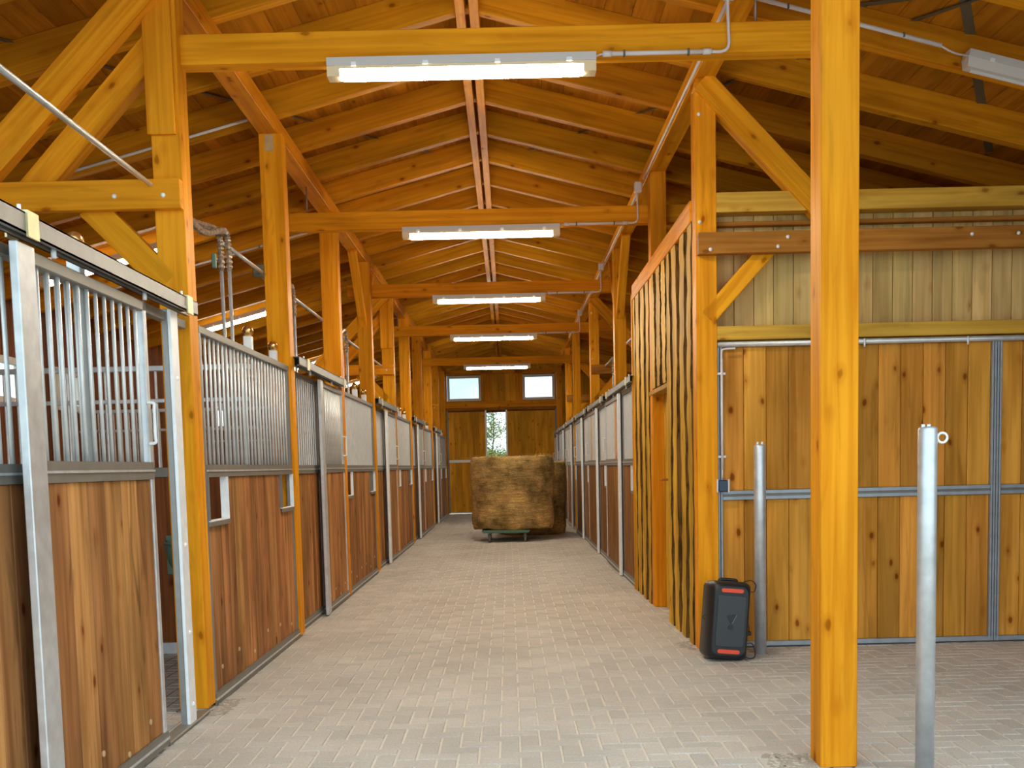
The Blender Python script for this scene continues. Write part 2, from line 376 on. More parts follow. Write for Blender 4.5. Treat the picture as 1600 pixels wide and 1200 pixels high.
# ------------------------------------------------------------------ timber posts
PY = [5.88+2.6*k for k in range(-2, 10)]
def bolt(parent, x, y, z): return add('bolt', MB().lathe([(0, -.012), (.011, -.009), (.014, 0)], 8).mesh(WHITEM), parent, (x, y, z), (-PI/2, 0, 0))
def left_post(k, y, label, truss=False, flared=False):
    t = thing('timber_post', label, 'post', (-1.86, y+.075, 0), 'timber posts along the left stalls')
    x0, x1 = PLX[0], (-1.785 if k == 0 else -1.765)
    B('shaft', TIMBER[2], t, x0, x1, y, y+.16, .02, 4.1)
    add('base_plate', box(GALV, .12, .13, .02, .002), t, ((x0+x1)/2, y+.08, .01))
    if truss:
        B('upper_cheek', TIMBER[2], t, x0-.012, x1-.02, y-.03, y, 3.27, 4.1)
        cb = B('cross_beam', TIMBER[0], t, -2.95 if k == 0 else -3.0, x1, y-.06, y+.0, 2.86, 3.02)
        for bx in (-2.15, -1.88): bolt(cb, bx, y-.06, 2.93)
        strut('brace', TIMBER[2], t, (-1.86, y-.055, 4.10), (-3.02, y-.055, 2.92), .17, .09)
        strut('brace', TIMBER[2], t, (-1.90, y+.08, 3.80), (-2.67, y+.08, 2.98), .15, .10)
        strut('brace', TIMBER[2], t, (-2.32, y+.05, 2.90), (-1.90, y+.05, 2.46), .15, .10)
    if flared:
        for s in (-1, 1): strut('knee_brace', TIMBER[2], t, (-1.875, y+.08, 3.25), (-1.875, y+.08+s*.84, 4.10), .10, .10, ref=(1, 0, 0))
    if k == 1: B('galvanised_angle', ZINC, t, -1.90, -1.83, y-.006, y, 3.96, 4.09, .001)
    return t
feat = {0: 'nearest left timber post, with crossbeam, slanting braces and bolts', 3: 'left timber post with two long knee braces up to the purlin', 4: 'left timber post with crossbeam, farther one of the braced posts', 8: 'left timber post with crossbeam close to the far end wall'}
for k in range(0, 10):
    y = 5.88+2.6*k
    lab = feat.get(k, 'plain honey timber post, %s along the left stall row' % ORD[k] if k >= 0 else 'plain timber post left of the aisle, outside the frame near the camera')
    left_post(k, y, lab, k in (0, 4, 8), k == 3)
def right_post(i, y, label, truss=False, flared=False, w=.16):
    x0, x1 = PRX
    if i == 0: x0, x1 = 1.375, 1.54
    t = thing('timber_post', label, 'post', ((x0+x1)/2, y+.08, 0), 'timber posts along the right side')
    B('shaft', TIMBER[2], t, x0, x1, y, y+w, .0, 4.1)
    if truss:
        strut('brace', TIMBER[2], t, (1.43, y+.03, 4.08), (2.48, y+.03, 2.96), .16, .12)
        strut('brace', TIMBER[2], t, (1.46, y+.05, 2.42), (1.90, y+.05, 2.90), .12, .10)
        for z in (3.85, 3.1): bolt(t, 1.41, y, z)
        if i > 1: B('cross_beam', BROWN, t, 1.39, 3.0, y-.05, y, 2.86, 3.01)
    if flared:
        for s in (-1, 1): strut('knee_brace', TIMBER[2], t, (1.455, y+.08, 3.2), (1.455, y+.08+s*.84, 4.10), .10, .10, ref=(1, 0, 0))
    return t
RP = [(4.52, 'bright orange timber post standing alone at the right foreground'), (7.5, 'right timber post behind the black speaker, with two diagonal braces'), (9.8, 'right timber post standing behind the live edge board wall'), (13.15, 'first timber post beyond the board wall, with long knee braces'), (17.0, 'second timber post beyond the board wall, with a brown crossbeam'), (21.4, 'third timber post beyond the board wall on the right'), (24.2, 'fourth timber post beyond the board wall, with a brown crossbeam'), (28.8, 'last right timber post next to the far end wall')]
for i, (y, lab) in enumerate(RP): right_post(i, y, lab, i in (1, 4, 6), i == 3)

# ------------------------------------------------------------------ tie beams with fluorescent lamps
def lamp(label, loc, lit, rot=None, group='fluorescent lamps under the tie beams', L=1.5):
    t = thing('fluorescent_lamp', label, 'lamp', loc, group, rot); o = Vector(loc)
    hs = MB().prism([(-L/2, -.005), (L/2, -.005), (L/2, -.05), (-L/2, -.05)], -.055, .055)
    add('housing', hs.mesh(LAMPW), t, o)
    k = MB(); a = L/2
    k.v = [(-a, -.052, -.05), (a, -.052, -.05), (a, .052, -.05), (-a, .052, -.05), (-a+.015, -.04, -.105), (a-.015, -.04, -.105), (a-.015, .04, -.105), (-a+.015, .04, -.105)]
    for q in ((0, 1, 5, 4), (1, 2, 6, 5), (2, 3, 7, 6), (3, 0, 4, 7), (4, 5, 6, 7)): k.face(list(q))
    if not lit:
        add('cover', k.mesh(DIFFOFF), t, o)
        add('tube', MB().tube([(-a+.05, 0, -.112), (a-.05, 0, -.112)], .012, 8).mesh(LAMPW), t, o)
    else:
        for s in (-1, 1):
            xs = sorted((s*a, s*(a-.07))); add('end_cap', MB().box(xs[0], xs[1], -.047, .047, -.104, -.05).mesh(DIFF), t, o)
        r = MB(); r.box(-a+.07, a-.07, -.051, .051, -.066, -.05); add('rim', r.mesh(DIFF), t, o)
        g = MB(); m_ = []; 
        for x, f in ((-a+.07, .6), (-a+.10, 1), (a-.10, 1), (a-.07, .6)):
            m_.append([(x, -.047*f, -.066), (x, -.046*f, -.09), (x, -.034*f, -.108), (x, .034*f, -.108), (x, .046*f, -.09), (x, .047*f, -.066)])
        for ring in m_: g.v += ring
        for i in range(3):
            for j in range(6): g.face([i*6+j, i*6+(j+1) % 6, i*6+6+(j+1) % 6, i*6+6+j])
        g.face(list(range(6))[::-1]); g.face([18+j for j in range(6)])
        add('glowing_cover', g.mesh(TUBE if rot is None else TUBES), t, o)
    for x in (-.6, -.2, .2, .6):
        add('clip', box(WHITEM, .03, .006, .022, .001), t, o+Vector((x, -.058, -.043)))
    return t
BY = [5.95, 10.0, 13.9, 18.0, 23.3]
Z0 = 3.675
for i, y in enumerate(BY):
    x0, x1 = (-1.80 if i == 0 else -2.1), 2.0
    t = thing('tie_beam', '%s horizontal tie beam across the aisle from the camera, carrying a lamp' % ORD[i], 'beam', (0, y+.06, Z0), 'tie beams over the aisle')
    B('beam', TIMBER[0], t, x0, x1, y, y+.12, Z0, Z0+.165)
    for hx in ((-1.875, 1.455) if i else (1.455,)):
        add('hanger_rod', cyl(GALVM, .007, 4.10-Z0-.165, 6), t, (hx, y+.06, (4.10+Z0+.165)/2))
    lamp('lit fluorescent lamp under the %s tie beam from the camera' % ORD[i], (-.21, y-.005, Z0+.004), True)
    if i < 4:
        c = thing('cable_conduit', 'grey cable conduit from the %s aisle lamp to the right purlin' % ORD[i], 'conduit', (.6, y-.02, Z0), 'conduits beside the aisle lamps')
        yy = y-.016; zc = Z0+.0
        add('tube', MB().tube([(.60, yy, zc), (1.18, yy, zc)], .0125, 8).mesh(PVC), c)
        add('cable', MB().tube(bez([(.54, yy, zc-.012), (.58, yy, zc), (.62, yy, zc)]), .005, 6).mesh(PVC), c)
        add('bend', MB().tube(bez([(1.17, yy, zc), (1.25, yy, zc), (1.285, yy, zc+.03), (1.285, yy, zc+.12), (1.28, yy, 3.96)]), .009, 8).mesh(PVC), c)
        for x in (.60, 1.16): add('sleeve', MB().tube([(x-.02, yy, zc), (x+.03, yy, zc)], .017, 8).mesh(PVC), c)
        for x in (.70, 1.06): add('clip', box(STRAP, .012, .03, .034, .002), c, (x, yy, zc))
        add('junction_box', box(PVC, .07, .06, .10, .01), c, (1.29, y-.02, 4.0))
c = thing('cable_conduit', 'long grey conduit running along the right purlin', 'conduit', (1.36, 12, 4.05))
yy = [4.0]+[y for y in BY[:4]]+[22]
for a, b in zip(yy[:-1], yy[1:]):
    if b-a > 1: add('tube', MB().tube([(1.345, a+.12, 4.07), (1.345, b-.05, 4.07)], .0115, 8).mesh(PVC), c)
# lamps of the side roofs
for i, y in enumerate([10.84, 15.3, 21.34, 26.74]):
    x = -4.1; lamp('lit fluorescent lamp on a rafter over the left stalls, %s from the camera' % ORD[i], (x, y, zr(x)+.0), True, (0, -TH, 0), 'fluorescent lamps over the left stalls')
x = 3.66; lamp('unlit grey fluorescent lamp on a rafter at the upper right', (x, 6.64, zr(x)+.085), False, (0, TH, 0), None)
c = thing('cable_conduit', 'grey conduit running down a rafter to the unlit right lamp', 'conduit', (1.6, 6.5, 4.1))
pts = [(1.56, 6.42, zr(1.56)-.02), (2.68, 6.42, zr(2.68)-.03)]
add('tube', MB().tube(pts, .0135, 8).mesh(PVC), c); add('bend', MB().tube(bez([(1.56, 6.3, 4.22), (1.54, 6.4, 4.17), (1.57, 6.42, zr(1.57)-.02)]), .008, 6).mesh(PVC), c)
add('cable', MB().tube(bez([(2.67, 6.42, zr(2.67)-.03), (2.78, 6.47, zr(2.78)-.03), (2.95, 6.62, zr(2.95)+.05)]), .006, 6).mesh(PVC), c)
for x in (1.75, 2.45): add('clip', box(STRAP, .012, .03, .03, .002), c, (x, 6.42, zr(x)-.024))
for i, (ya, xa, xb) in enumerate(((8.37, -3.9, -2.0), (12.0, -4.6, -2.2))):
    c = thing('cable_conduit', 'thin grey conduit clipped along a rafter over the left stalls, %s one' % ORD[i], 'conduit', (-3, ya, 3.6))
    add('tube', MB().tube([(xa, ya, zr(xa)-.015), (xb, ya, zr(xb)-.015)], .011, 6).mesh(PVC), c)
    for f in (.25, .75): x = xa+(xb-xa)*f; add('clip', box(STRAP, .012, .03, .03, .002), c, (x, ya, zr(x)-.015))

# ------------------------------------------------------------------ stall fronts
_plk = {}
def planks(parent, mat, xf, thick, sgn, y0, y1, z0, z1, w=.145, holes=(), name='plank', gap=.0025):
    """vertical planks on a plane x = xf facing the aisle; sgn is the direction away from the aisle"""
    n = max(1, round((y1-y0)/w)); w = (y1-y0)/n
    for i in range(n):
        a, b = y0+i*w, y0+(i+1)*w; top = z1; lo = z0; segs = [(z0, z1)]
        for (h0, h1, hz0, hz1) in holes:
            if a < h1-.01 and b > h0+.01:
                if hz1 >= z1-.02: segs = [(z0, hz0)]
        for (s0, s1) in segs:
            j = random.uniform(0, .003)
            xa, xb = sorted((xf+sgn*j, xf+sgn*(thick+j)))
            add(name, box(mat, round(thick, 4), b-a-gap, s1-s0, .0035), parent, ((xa+xb)/2, (a+b)/2, (s0+s1)/2))
def bars(parent, x, y0, y1, z0, z1, individual, r=.0095, pitch=.094):
    n = max(2, round((y1-y0)/pitch)); p = (y1-y0)/n
    if individual:
        me = cyl(BAR, r, z1-z0, 8)
        for i in range(n): add('bar', me, parent, (x, y0+(i+.5)*p, (z0+z1)/2))
    else:
        mb = MB()
        for i in range(n): mb.tube([(x, y0+(i+.5)*p, z0), (x, y0+(i+.5)*p, z1)], r, 6, False)
        o = add('bar_row', mb.mesh(BAR), parent); o['kind'] = 'stuff'
def channel(name, parent, x0, x1, y0, y1, z0, z1, mat=None):
    """two flat steps with a bead between"""
    x0, x1 = min(x0, x1), max(x0, x1); zm = (z0+z1)/2; mb = MB()
    mb.box(x0, x1, y0, y1, z0, zm-.005); mb.box(x0, x1, y0, y1, zm+.005, z1); mb.cur = 1; mb.box(x0-.006, x1+.006, y0, y1, zm-.005, zm+.005)
    return add(name, mb.mesh(mat or GALVD, GALV), parent)
def panel(parent, xf, sgn, y0, y1, near, holes=(), th=.045, zt=2.25, inner=False, bw=.145):
    """frame, band, planks and bars; front face at xf"""
    xb = xf+sgn*th; a, b = min(xf, xb), max(xf, xb)
    B('stile', GALVM, parent, a, b, y0, y0+.04, .0, zt, .003); B('stile', GALVM, parent, a, b, y1-.04, y1, .0, zt, .003)
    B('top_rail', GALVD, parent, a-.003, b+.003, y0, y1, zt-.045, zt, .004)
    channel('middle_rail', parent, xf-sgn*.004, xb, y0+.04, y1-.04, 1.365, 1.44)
    channel('bottom_rail', parent, xf-sgn*.008, xb, y0, y1, .0, .075)
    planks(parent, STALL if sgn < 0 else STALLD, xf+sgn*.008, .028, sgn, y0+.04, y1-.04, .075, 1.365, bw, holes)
    bars(parent, (a+b)/2, y0+.045, y1-.045, 1.44, zt-.045, near)
    for (h0, h1, z0, z1) in holes:
        f = add('feed_opening', None, parent, (xf, (h0+h1)/2, z0)); f['label'] = 'steel framed feed opening'
        x0, x1 = sorted((xf-sgn*.012, xf+sgn*(.04 if near and h0 < y0+.5 else .018)))
        B('frame_side', GALVD, f, x0, x1, h0, h0+.006, z0, z1, .001); B('frame_side', WHITEM, f, x0, x1, h1-.008, h1, z0, z1, .001)
        B('frame_sill', WHITEM, f, x0, x1, h0, h1, z0-.006, z0, .001); B('frame_lip', GALVD, f, min(xf, xf-sgn*.014), max(xf, xf-sgn*.014), h0, h1, z0-.035, z0-.006, .001)
def finial(parent, x, y, z, r=.042):
    f = add('finial_post', box(WHITEM, .06, .06, .12, .004), parent, (x, y, z+.06))
    add('ball', MB().lathe([(.001, 0)]+[(r*math.sin(PI*i/10), r-r*math.cos(PI*i/10)) for i in range(1, 10)]+[(.001, 2*r)], 14).mesh(BRASS), f, (x, y, z+.115))
def track(y0, y1, x, z, sgn, label, group):
    t = thing('door_track', label, 'rail', (x, (y0+y1)/2, z), group)
    w, h, k = .07, .075, .006; mb = MB()
    for q in ((x-w/2, x+w/2, z+h-k, z+h), (x-w/2, x-w/2+k, z, z+h), (x+w/2-k, x+w/2, z, z+h), (x-w/2, x-w/2+.022, z, z+k), (x+w/2-.022, x+w/2, z, z+k)):
        mb.box(q[0], q[1], y0, y1, q[2], q[3])
    add('channel', mb.mesh(GALVM), t); add('shade_fill', MB().box(x-w/2+k, x+w/2-k, y0+.12, y1-.12, z+k, z+h-k).mesh(HOLE_SHADE), t)  # solid dark block stands for the shade inside the channel
    for yy in (y0+.32, y1-.2):
        cl = MB(); cl.box(x-w/2-.008, x+w/2+.008, yy, yy+.09, z+h, z+h+.008); cl.box(x-w/2-.008, x-w/2, yy, yy+.09, z-.012, z+h); cl.box(x+w/2, x+w/2+.008, yy, yy+.09, z-.012, z+h)
        c = add('clamp', cl.mesh(ZINC), t)
        add('bolt', MB().tube([(x, yy+.03, z+h), (x, yy+.03, z+h+.035)], .008, 6).mesh(WHITEM), c)
    for yy in (y0+.62, y1-.75): add('hanger', MB().tube([(x, yy, z-.03), (x, yy, z+.01)], .011, 8).mesh(WHITEM), t)
def sliding_door(xf, sgn, y0, y1, near, label, group, stile_w=.14, handle=True, zt=2.235, flip=False):
    """broad galvanised guide stile at y0 (or y1 when flip), then a plank and bar leaf"""
    t = thing('sliding_door', label, 'door', (xf, (y0+y1)/2, 0), group)
    th = .045; xb = xf+sgn*th; a, b = min(xf, xb), max(xf, xb)
    x0, x1 = sorted((xf-sgn*.02, xf+sgn*.012))
    s = B('guide_stile', WHITEM if not near else GALV, t, x0, x1, y0, y0+stile_w, .012, zt+.005, .004)
    for z in (1.355, 1.405): add('bolt_hole_shade', cyl(HOLE_SHADE, .008, .004, 8), s, ((xf-sgn*.017), y0+stile_w*.45, z), (0, PI/2, 0))  # flat dark discs, shade of the bolt holes given as colour
    for z in (.5, 1.9): add('bolt_hole_shade', cyl(HOLE_SHADE, .005, .004, 6), s, ((xf-sgn*.017), y0+stile_w*.5, z), (0, PI/2, 0))
    l0 = y0+stile_w
    B('stile', GALVD, t, a, b, l0, l0+.035, .02, zt, .003); B('stile', GALV, t, a, b, y1-.045, y1, .02, zt, .004)
    B('top_rail', GALVD, t, a, b, l0, y1, zt-.05, zt, .004)
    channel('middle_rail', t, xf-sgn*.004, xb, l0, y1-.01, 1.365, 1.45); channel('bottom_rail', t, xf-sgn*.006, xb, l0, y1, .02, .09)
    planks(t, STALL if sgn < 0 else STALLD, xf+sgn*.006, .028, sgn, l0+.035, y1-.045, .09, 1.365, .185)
    bars(t, (a+b)/2, l0+.045, y1-.05, 1.45, zt-.05, near)
    if near:
        for i in range(4): add('wood_plug', cyl(PLUG, .014, .006, 10), t, (xf+sgn*.006, l0+.14+i*.29, .16+.05*math.sin(i*2.3)), (0, PI/2, 0))
    if handle:
        xh = xf-sgn*.035; yh = y1-.06
        add('handle', MB().tube(bez([(xf, yh, 1.74), (xh, yh, 1.735), (xh, yh-.0, 1.70), (xh, yh, 1.58), (xh, yh, 1.545), (xf, yh, 1.54)], 5), .008, 8).mesh(WHITEM), t)
    return t
XL = -1.785
gp, gd, gt = 'fixed stall panels on the left', 'sliding stall doors on the left', 'door tracks on the left'
for k in range(0, 9):
    y0 = 5.88+2.6*k+.16; y1 = 5.88+2.6*(k+1)
    if k % 2 == 0:
        t = thing('stall_screen', '%s wide fixed stall panel left of the aisle, with feed openings and bars' % ORD[k//2], 'stall screen', (XL, (y0+y1)/2, 0), gp)
        if k < 3:
            for i in range(6): add('wood_plug', cyl(PLUG, .014, .006, 10), t, (XL-.007, y0+.2+i*.4, .2+.05*math.sin(i*2.3+k)), (0, PI/2, 0))
        panel(t, XL, -1, y0, y1, k == 0, ((y0+.03, y0+.45, 1.105, 1.365), (y1-.46, y1-.04, 1.105, 1.365)))
        finial(t, XL-.10, y0+.18, 2.245); finial(t, XL-.10, y1+.12 if False else y1-.08, 2.245)
        if k < 6: finial(t, XL-.10, y0+1.56, 2.26)
    else:
        t = thing('stall_screen', '%s narrow fixed stall panel behind a left sliding door' % ORD[k//2], 'stall screen', (XL, (y0+y1)/2, 0), gp)
        panel(t, XL-.045, -1, y0, y0+1.34, False)
        sliding_door(-1.765, -1, y1-1.38, y1-.03, k == 1, '%s closed sliding stall door on the left with white guide stile' % ORD[(k-1)//2], gd, handle=True)
        track(y0-.06, y1-.02, -1.745, 2.262, -1, 'steel door track over the %s closed left sliding door' % ORD[(k-1)//2], gt)
# nearest bay: open door
t = thing('stall_screen', 'fixed stall panel at the left edge, behind the open sliding door', 'stall screen', (-1.85, 3.4, 0), gp)
panel(t, -1.835, -1, 3.3, 4.6, True)
finial(t, -1.865, 4.55, 2.25)
sliding_door(-1.765, -1, 3.755, 5.12, True, 'nearest sliding stall door, half open, at the left foreground', gd)
track(3.46, 5.83, -1.755, 2.268, -1, 'steel door track over the half open near left door', gt)
t = thing('door_jamb', 'galvanised jamb of the open stall doorway beside the timber post', 'door frame', (-1.83, 5.7, 0))
B('flange', WHITEM, t, -1.792, -1.774, 5.515, 5.63, .0, 2.26, .002); B('web', GALVM, t, -1.822, -1.792, 5.51, 5.53, .0, 2.26, .002)
B('threshold', GALVD, t, -1.84, -1.765, 5.16, 5.86, 0, .02, .004)
for z in (.12, .52, 1.0, 1.9): add('bolt', MB().lathe([(0, -.01), (.012, -.006), (.014, 0)], 8).mesh(WHITEM), t, (-1.774, 5.575, z), (0, -PI/2, 0))
B('head_rail', GALVD, t, -1.85, -1.80, 4.6, 5.86, 2.2, 2.25, .004)

XR = 1.395
for i in range(6):
    y0 = 11.25+3.2*i; g = ' on the right'
    t = thing('stall_screen', '%s fixed stall panel right of the aisle beyond the board wall' % ORD[i], 'stall screen', (XR, y0+.6, 0), 'fixed stall panels on the right')
    panel(t, XR, 1, y0+.02, y0+1.35, False, ((y0+.06, y0+.42, 1.08, 1.365),))
    sliding_door(1.365, 1, y0+1.30, min(y0+3.2, 30.4)-.03, False, '%s sliding stall door right of the aisle with white guide stile' % ORD[i], 'sliding stall doors on the right', stile_w=.13)
    track(y0-.1, y0+2.7, 1.36, 2.262, 1, 'steel door track over the %s right sliding door' % ORD[i], 'door tracks on the right')

# stall dividers behind the left fronts
def divider(y, label, near, x0=-5.4, x1=-1.95):
    t = thing('stall_divider', label, 'partition', ((x0+x1)/2, y, 0), 'dividers between the left stalls')
    B('bottom_rail', GALV, t, x0, x1, y, y+.045, .0, .09, .003); B('middle_rail', GALVD, t, x0, x1, y, y+.045, 1.365, 1.44, .003)
    B('top_rail', GALV, t, x0, x1, y, y+.045, 2.17, 2.21, .003); B('cross_rail', GALV, t, x0, x1, y, y+.03, 1.93, 1.96, .003)
    n = 17; w = (x1-x0)/n
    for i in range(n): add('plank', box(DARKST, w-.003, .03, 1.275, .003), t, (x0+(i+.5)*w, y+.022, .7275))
    mb = MB(); m = int((x1-x0)/.094)
    for i in range(m): x = x0+(i+.5)*(x1-x0)/m; mb.tube([(x, y+.022, 1.44), (x, y+.022, 2.17)], .0115, 6, False)
    o = add('bar_row', mb.mesh(BAR), t); o['kind'] = 'stuff'
for i, y in enumerate((7.85, 13.0, 18.2, 23.4)): divider(y, '%s divider of planks and bars between the left stalls' % ORD[i], i == 0)
t = thing('feed_trough', 'dark green plastic corner feeder inside the open stall', 'feeder', (-2.42, 7.55, .62))
mb = MB(); rows = []
for i, (r, z) in enumerate(((.20, .28), (.205, .27), (.20, .20), (.17, .10), (.11, .02), (.04, 0), (.001, 0))):
    for j in range(13): g = PI+PI*j/12; mb.v.append((-2.42+r*math.cos(g)*1.05, 7.84+r*math.sin(g)*1.4, .59+z))
for i in range(6):
    for j in range(12): mb.face([i*13+j, i*13+j+1, i*13+14+j, i*13+13+j], True)
add('bowl', mb.mesh(GREEN), t); 
mb = MB(); mb.tube([(-2.42+.205*math.cos(PI+PI*j/12)*1.05, 7.84+.205*math.sin(PI+PI*j/12)*1.4, .87) for j in range(13)], .012, 6); add('rim', mb.mesh(GREEN), t)
add('back_plate', box(GREEN, .44, .012, .3, .003), t, (-2.42, 7.843, .77))

# water pipes over the left stalls
def wrapped(pts, r, seed):
    rr = []; P = bez(pts, 14); rng = random.Random(seed)
    rr = [r*(1+.28*math.sin(i*2.1)+rng.uniform(-.12, .12)) for i in range(len(P))]
    return MB().tube(P, rr, 7, True, False).mesh(WRAP)
for i, (ya, yd) in enumerate(((3.2, 7.32), (7.32, 9.5), (9.5, 12.55), (12.55, 17.5))):
    t = thing('water_pipe', 'pair of steel water pipes over the left stalls, wrapped drop, %s from the camera' % ORD[i], 'pipe', (-1.98, yd, 2.3), 'water pipes over the left stalls')
    for s in (0, 1):
        dz = -.04*s; dx = .055*s
        ys = ya+.1 if i else 3.1
        add('run', MB().tube([(-2.0+dx, ys, 3.02+dz), (-2.0+dx, yd-1.0, 3.03+dz)], .013, 8).mesh(GALV), t)
        add('lagging', wrapped([(-2.0+dx, yd-1.0, 3.03+dz), (-2.0+dx, yd-.7, 3.0-.05*s), (-2.0+dx, yd-.45, 3.02-.06*s), (-2.0+dx, yd-.12, 3.07+dz*.5), (-1.985+dx, yd-.02, 3.05), (-1.98+dx, yd, 2.95), (-1.98+dx, yd, 2.80)], .02, i*7+s), t)
        add('drop', MB().tube([(-1.98+dx, yd, 2.82), (-1.98+dx, yd, 0.0)], .013, 8).mesh(GALV), t)
    if i == 0: add('valve', box(GREEN, .03, .03, .10, .006), t, (-2.03, yd, 2.87))
    add('clamp', box(STRAP, .09, .03, .10, .006), t, (-1.975, yd-1.1, 3.0))
for i, yd in enumerate((12.0, 15.6)):
    t = thing('water_pipe', 'steel water pipe with wrapped bend over the right stalls, %s one' % ORD[i], 'pipe', (1.6, yd, 2.3), 'water pipes over the right stalls')
    add('run', MB().tube([(1.62, yd+.1, 2.98), (1.62, yd+3.3, 3.0)], .013, 8).mesh(GALV), t)
    add('lagging', wrapped([(1.62, yd+.7, 2.98), (1.62, yd+.2, 2.98), (1.615, yd+.03, 2.97), (1.61, yd, 2.9), (1.61, yd, 2.72)], .02, 50+i), t)
    add('drop', MB().tube([(1.61, yd, 2.74), (1.61, yd, 0.0)], .013, 8).mesh(GALV), t)

# ------------------------------------------------------------------ right: live edge board wall
sw = struct('wall_aisle_right', label='unfinished wall of live edge boards on studs right of the aisle')
B('top_plate', TIMBER[1], sw, 1.365, 1.46, 7.66, 11.2, 3.13, 3.29)
B('backing', STUD, sw, 1.475, 1.50, 7.66, 8.86, 0, 3.13); B('backing', STUD, sw, 1.475, 1.50, 9.95, 11.2, 0, 3.13); B('backing', STUD, sw, 1.475, 1.50, 8.86, 9.95, 2.07, 3.13)
def live(y0, y1, z0, z1, x0=1.372, x1=1.402, seed=0, amp=.042):
    rng = random.Random(seed); n = 40; k = MB(); L_, R_ = [], []
    a, b = 0, 0; ph = [rng.uniform(0, 6) for _ in range(6)]
    for i in range(n+1):
        z = z0+(z1-z0)*i/n
        wa = amp*(math.sin(z*3.1+ph[0])*.6+math.sin(z*14.7+ph[1])*.4+rng.uniform(-.3, .3)); wb = amp*(math.sin(z*2.7+ph[2])*.6+math.sin(z*16.9+ph[3])*.4+rng.uniform(-.3, .3))
        for (x, e) in ((x0, .010), (x1, 0)):
            k.v += [(x, y0+wa+e, z), (x, y1+wb-e, z)]
    for i in range(n):
        q = i*4; k.cur = 0; k.face([q, q+1, q+5, q+4]); k.face([q+2, q+3, q+7, q+6])
        k.cur = 1; k.face([q, q+2, q+6, q+4]); k.face([q+1, q+3, q+7, q+5])
    k.cur = 0; k.face([0, 1, 3, 2]); q = n*4; k.face([q, q+1, q+3, q+2])
    yc, zc = (y0+y1)/2, (z0+z1)/2; k.v = [(x-(x0+x1)/2, y-yc, z-zc) for x, y, z in k.v]
    return add('live_edge_board', k.mesh(LIVE, BARK), sw, ((x0+x1)/2, yc, zc))
lb = [(7.67, 7.86), (7.97, 8.19), (8.34, 8.56), (8.66, 8.86), (9.98, 10.19), (10.31, 10.56), (10.70, 10.94), (11.03, 11.19)]
for i, (a, b) in enumerate(lb): live(a, b, .0, 3.14, seed=i+3)
for i, (a, b) in enumerate(((8.93, 9.12), (9.24, 9.44), (9.58, 9.78))): live(a, b, 2.08, 3.14, seed=i+40)
for i, (a, b) in enumerate(((7.84, 7.97), (8.19, 8.35), (8.56, 8.68), (8.90, 9.22), (9.46, 9.9), (10.18, 10.32), (10.56, 10.71), (10.93, 11.04))):
    B('stud', STUD, sw, 1.405, 1.475, a, b, 2.07 if 8.88 < a < 9.93 else 0, 3.13)
B('header', STUD, sw, 1.372, 1.48, 8.86, 9.97, 2.03, 2.07)
B('end_post', TIMBER[2], sw, 1.36, 1.47, 11.19, 11.25, 0, 3.2)
n = 5; 
for i in range(n):
    a, b = 8.86+i*.222, 8.86+(i+1)*.222
    add('recess_plank', box(LIVE if i != 2 else RAW, .03, .218, 2.03, .004), sw, (1.50+random.uniform(0, .006), (a+b)/2, 1.015))
B('pale_batten', RAW, sw, 1.44, 1.475, 9.03, 9.10, .28, 1.86, .004); B('peg', BROWN, sw, 1.40, 1.47, 9.40, 9.50, 1.22, 1.24)

# ------------------------------------------------------------------ right: cross wall with barn doors
YW = 7.56
def barn_door(nm, x0, x1, label, ws):
    d = struct(nm, loc=((x0+x1)/2, YW, 0), label=label)
    f = .034
    for x in (x0, x1-f): 
        B('stile', GALVB, d, x, x+f*.42, YW-.03, YW+.02, 0.01, 2.25, .003); B('stile_lip', GALVD, d, x+f*.42, x+f*.58, YW-.018, YW+.02, 0.01, 2.25, .001); B('stile', GALVB, d, x+f*.58, x+f, YW-.03, YW+.02, 0.01, 2.25, .003)
    B('bottom_rail', GALVB, d, x0, x1, YW-.025, YW+.02, .01, .045, .003)
    B('middle_rail', GALVB, d, x0+f, x1-f, YW-.025, YW+.02, 1.10, 1.128, .003); B('middle_groove', GALVD, d, x0+f, x1-f, YW-.012, YW+.02, 1.128, 1.142, .001); B('middle_rail', GALVB, d, x0+f, x1-f, YW-.025, YW+.02, 1.142, 1.17, .003)
    n = round((x1-x0-2*f)/.164); w = (x1-x0-2*f)/n; rng = random.Random(x0)
    for i in range(n):
        for (z0, z1) in ((.045, 1.10), (1.17, 2.215)):
            add('plank', box(BARN, w-.003, .03, z1-z0, .004), d, (x0+f+(i+.5)*w, YW+.012+rng.uniform(-.002, .002), (z0+z1)/2))
    return d
barn_door('door_2', 1.535, 3.575, 'near barn door of vertical planks in a galvanised frame', 0)
barn_door('door_3', 3.58, 5.9, 'barn door leaf of vertical planks at the right edge', 0)
rw = struct('wall_right', label='cross wall over the barn doors with raw planks and beams')
add('door_rail', MB().tube([(1.53, YW-.03, 2.232), (5.95, YW-.03, 2.232)], .021, 10).mesh(GALV), rw)
B('lintel', PALE[0], rw, 1.53, 6.1, 7.50, 7.62, 2.262, 2.36)
for x in (2.6, 3.35, 5.2): add('rail_hook', MB().tube([(x, YW-.05, 2.25), (x, YW-.05, 2.19)], .007, 6).mesh(WHITEM), rw)
rng = random.Random(5); x = 1.54
while x < 6.0:
    w = .146; add('upper_plank', box(RAW, w-.004, .024, .84, .003), rw, (x+w/2, 7.66+rng.uniform(0, .004), 2.76)); x += w
B('ledger', BROWN, rw, 1.53, 6.1, 7.58, 7.65, 3.085, 3.115)
B('upper_beam', PALE[0], rw, 1.53, 6.1, 7.50, 7.64, 3.165, 3.305)
bb = thing('cross_beam', 'brown bolted beam across the cross wall above the barn doors', 'beam', (3.5, 7.46, 2.86))
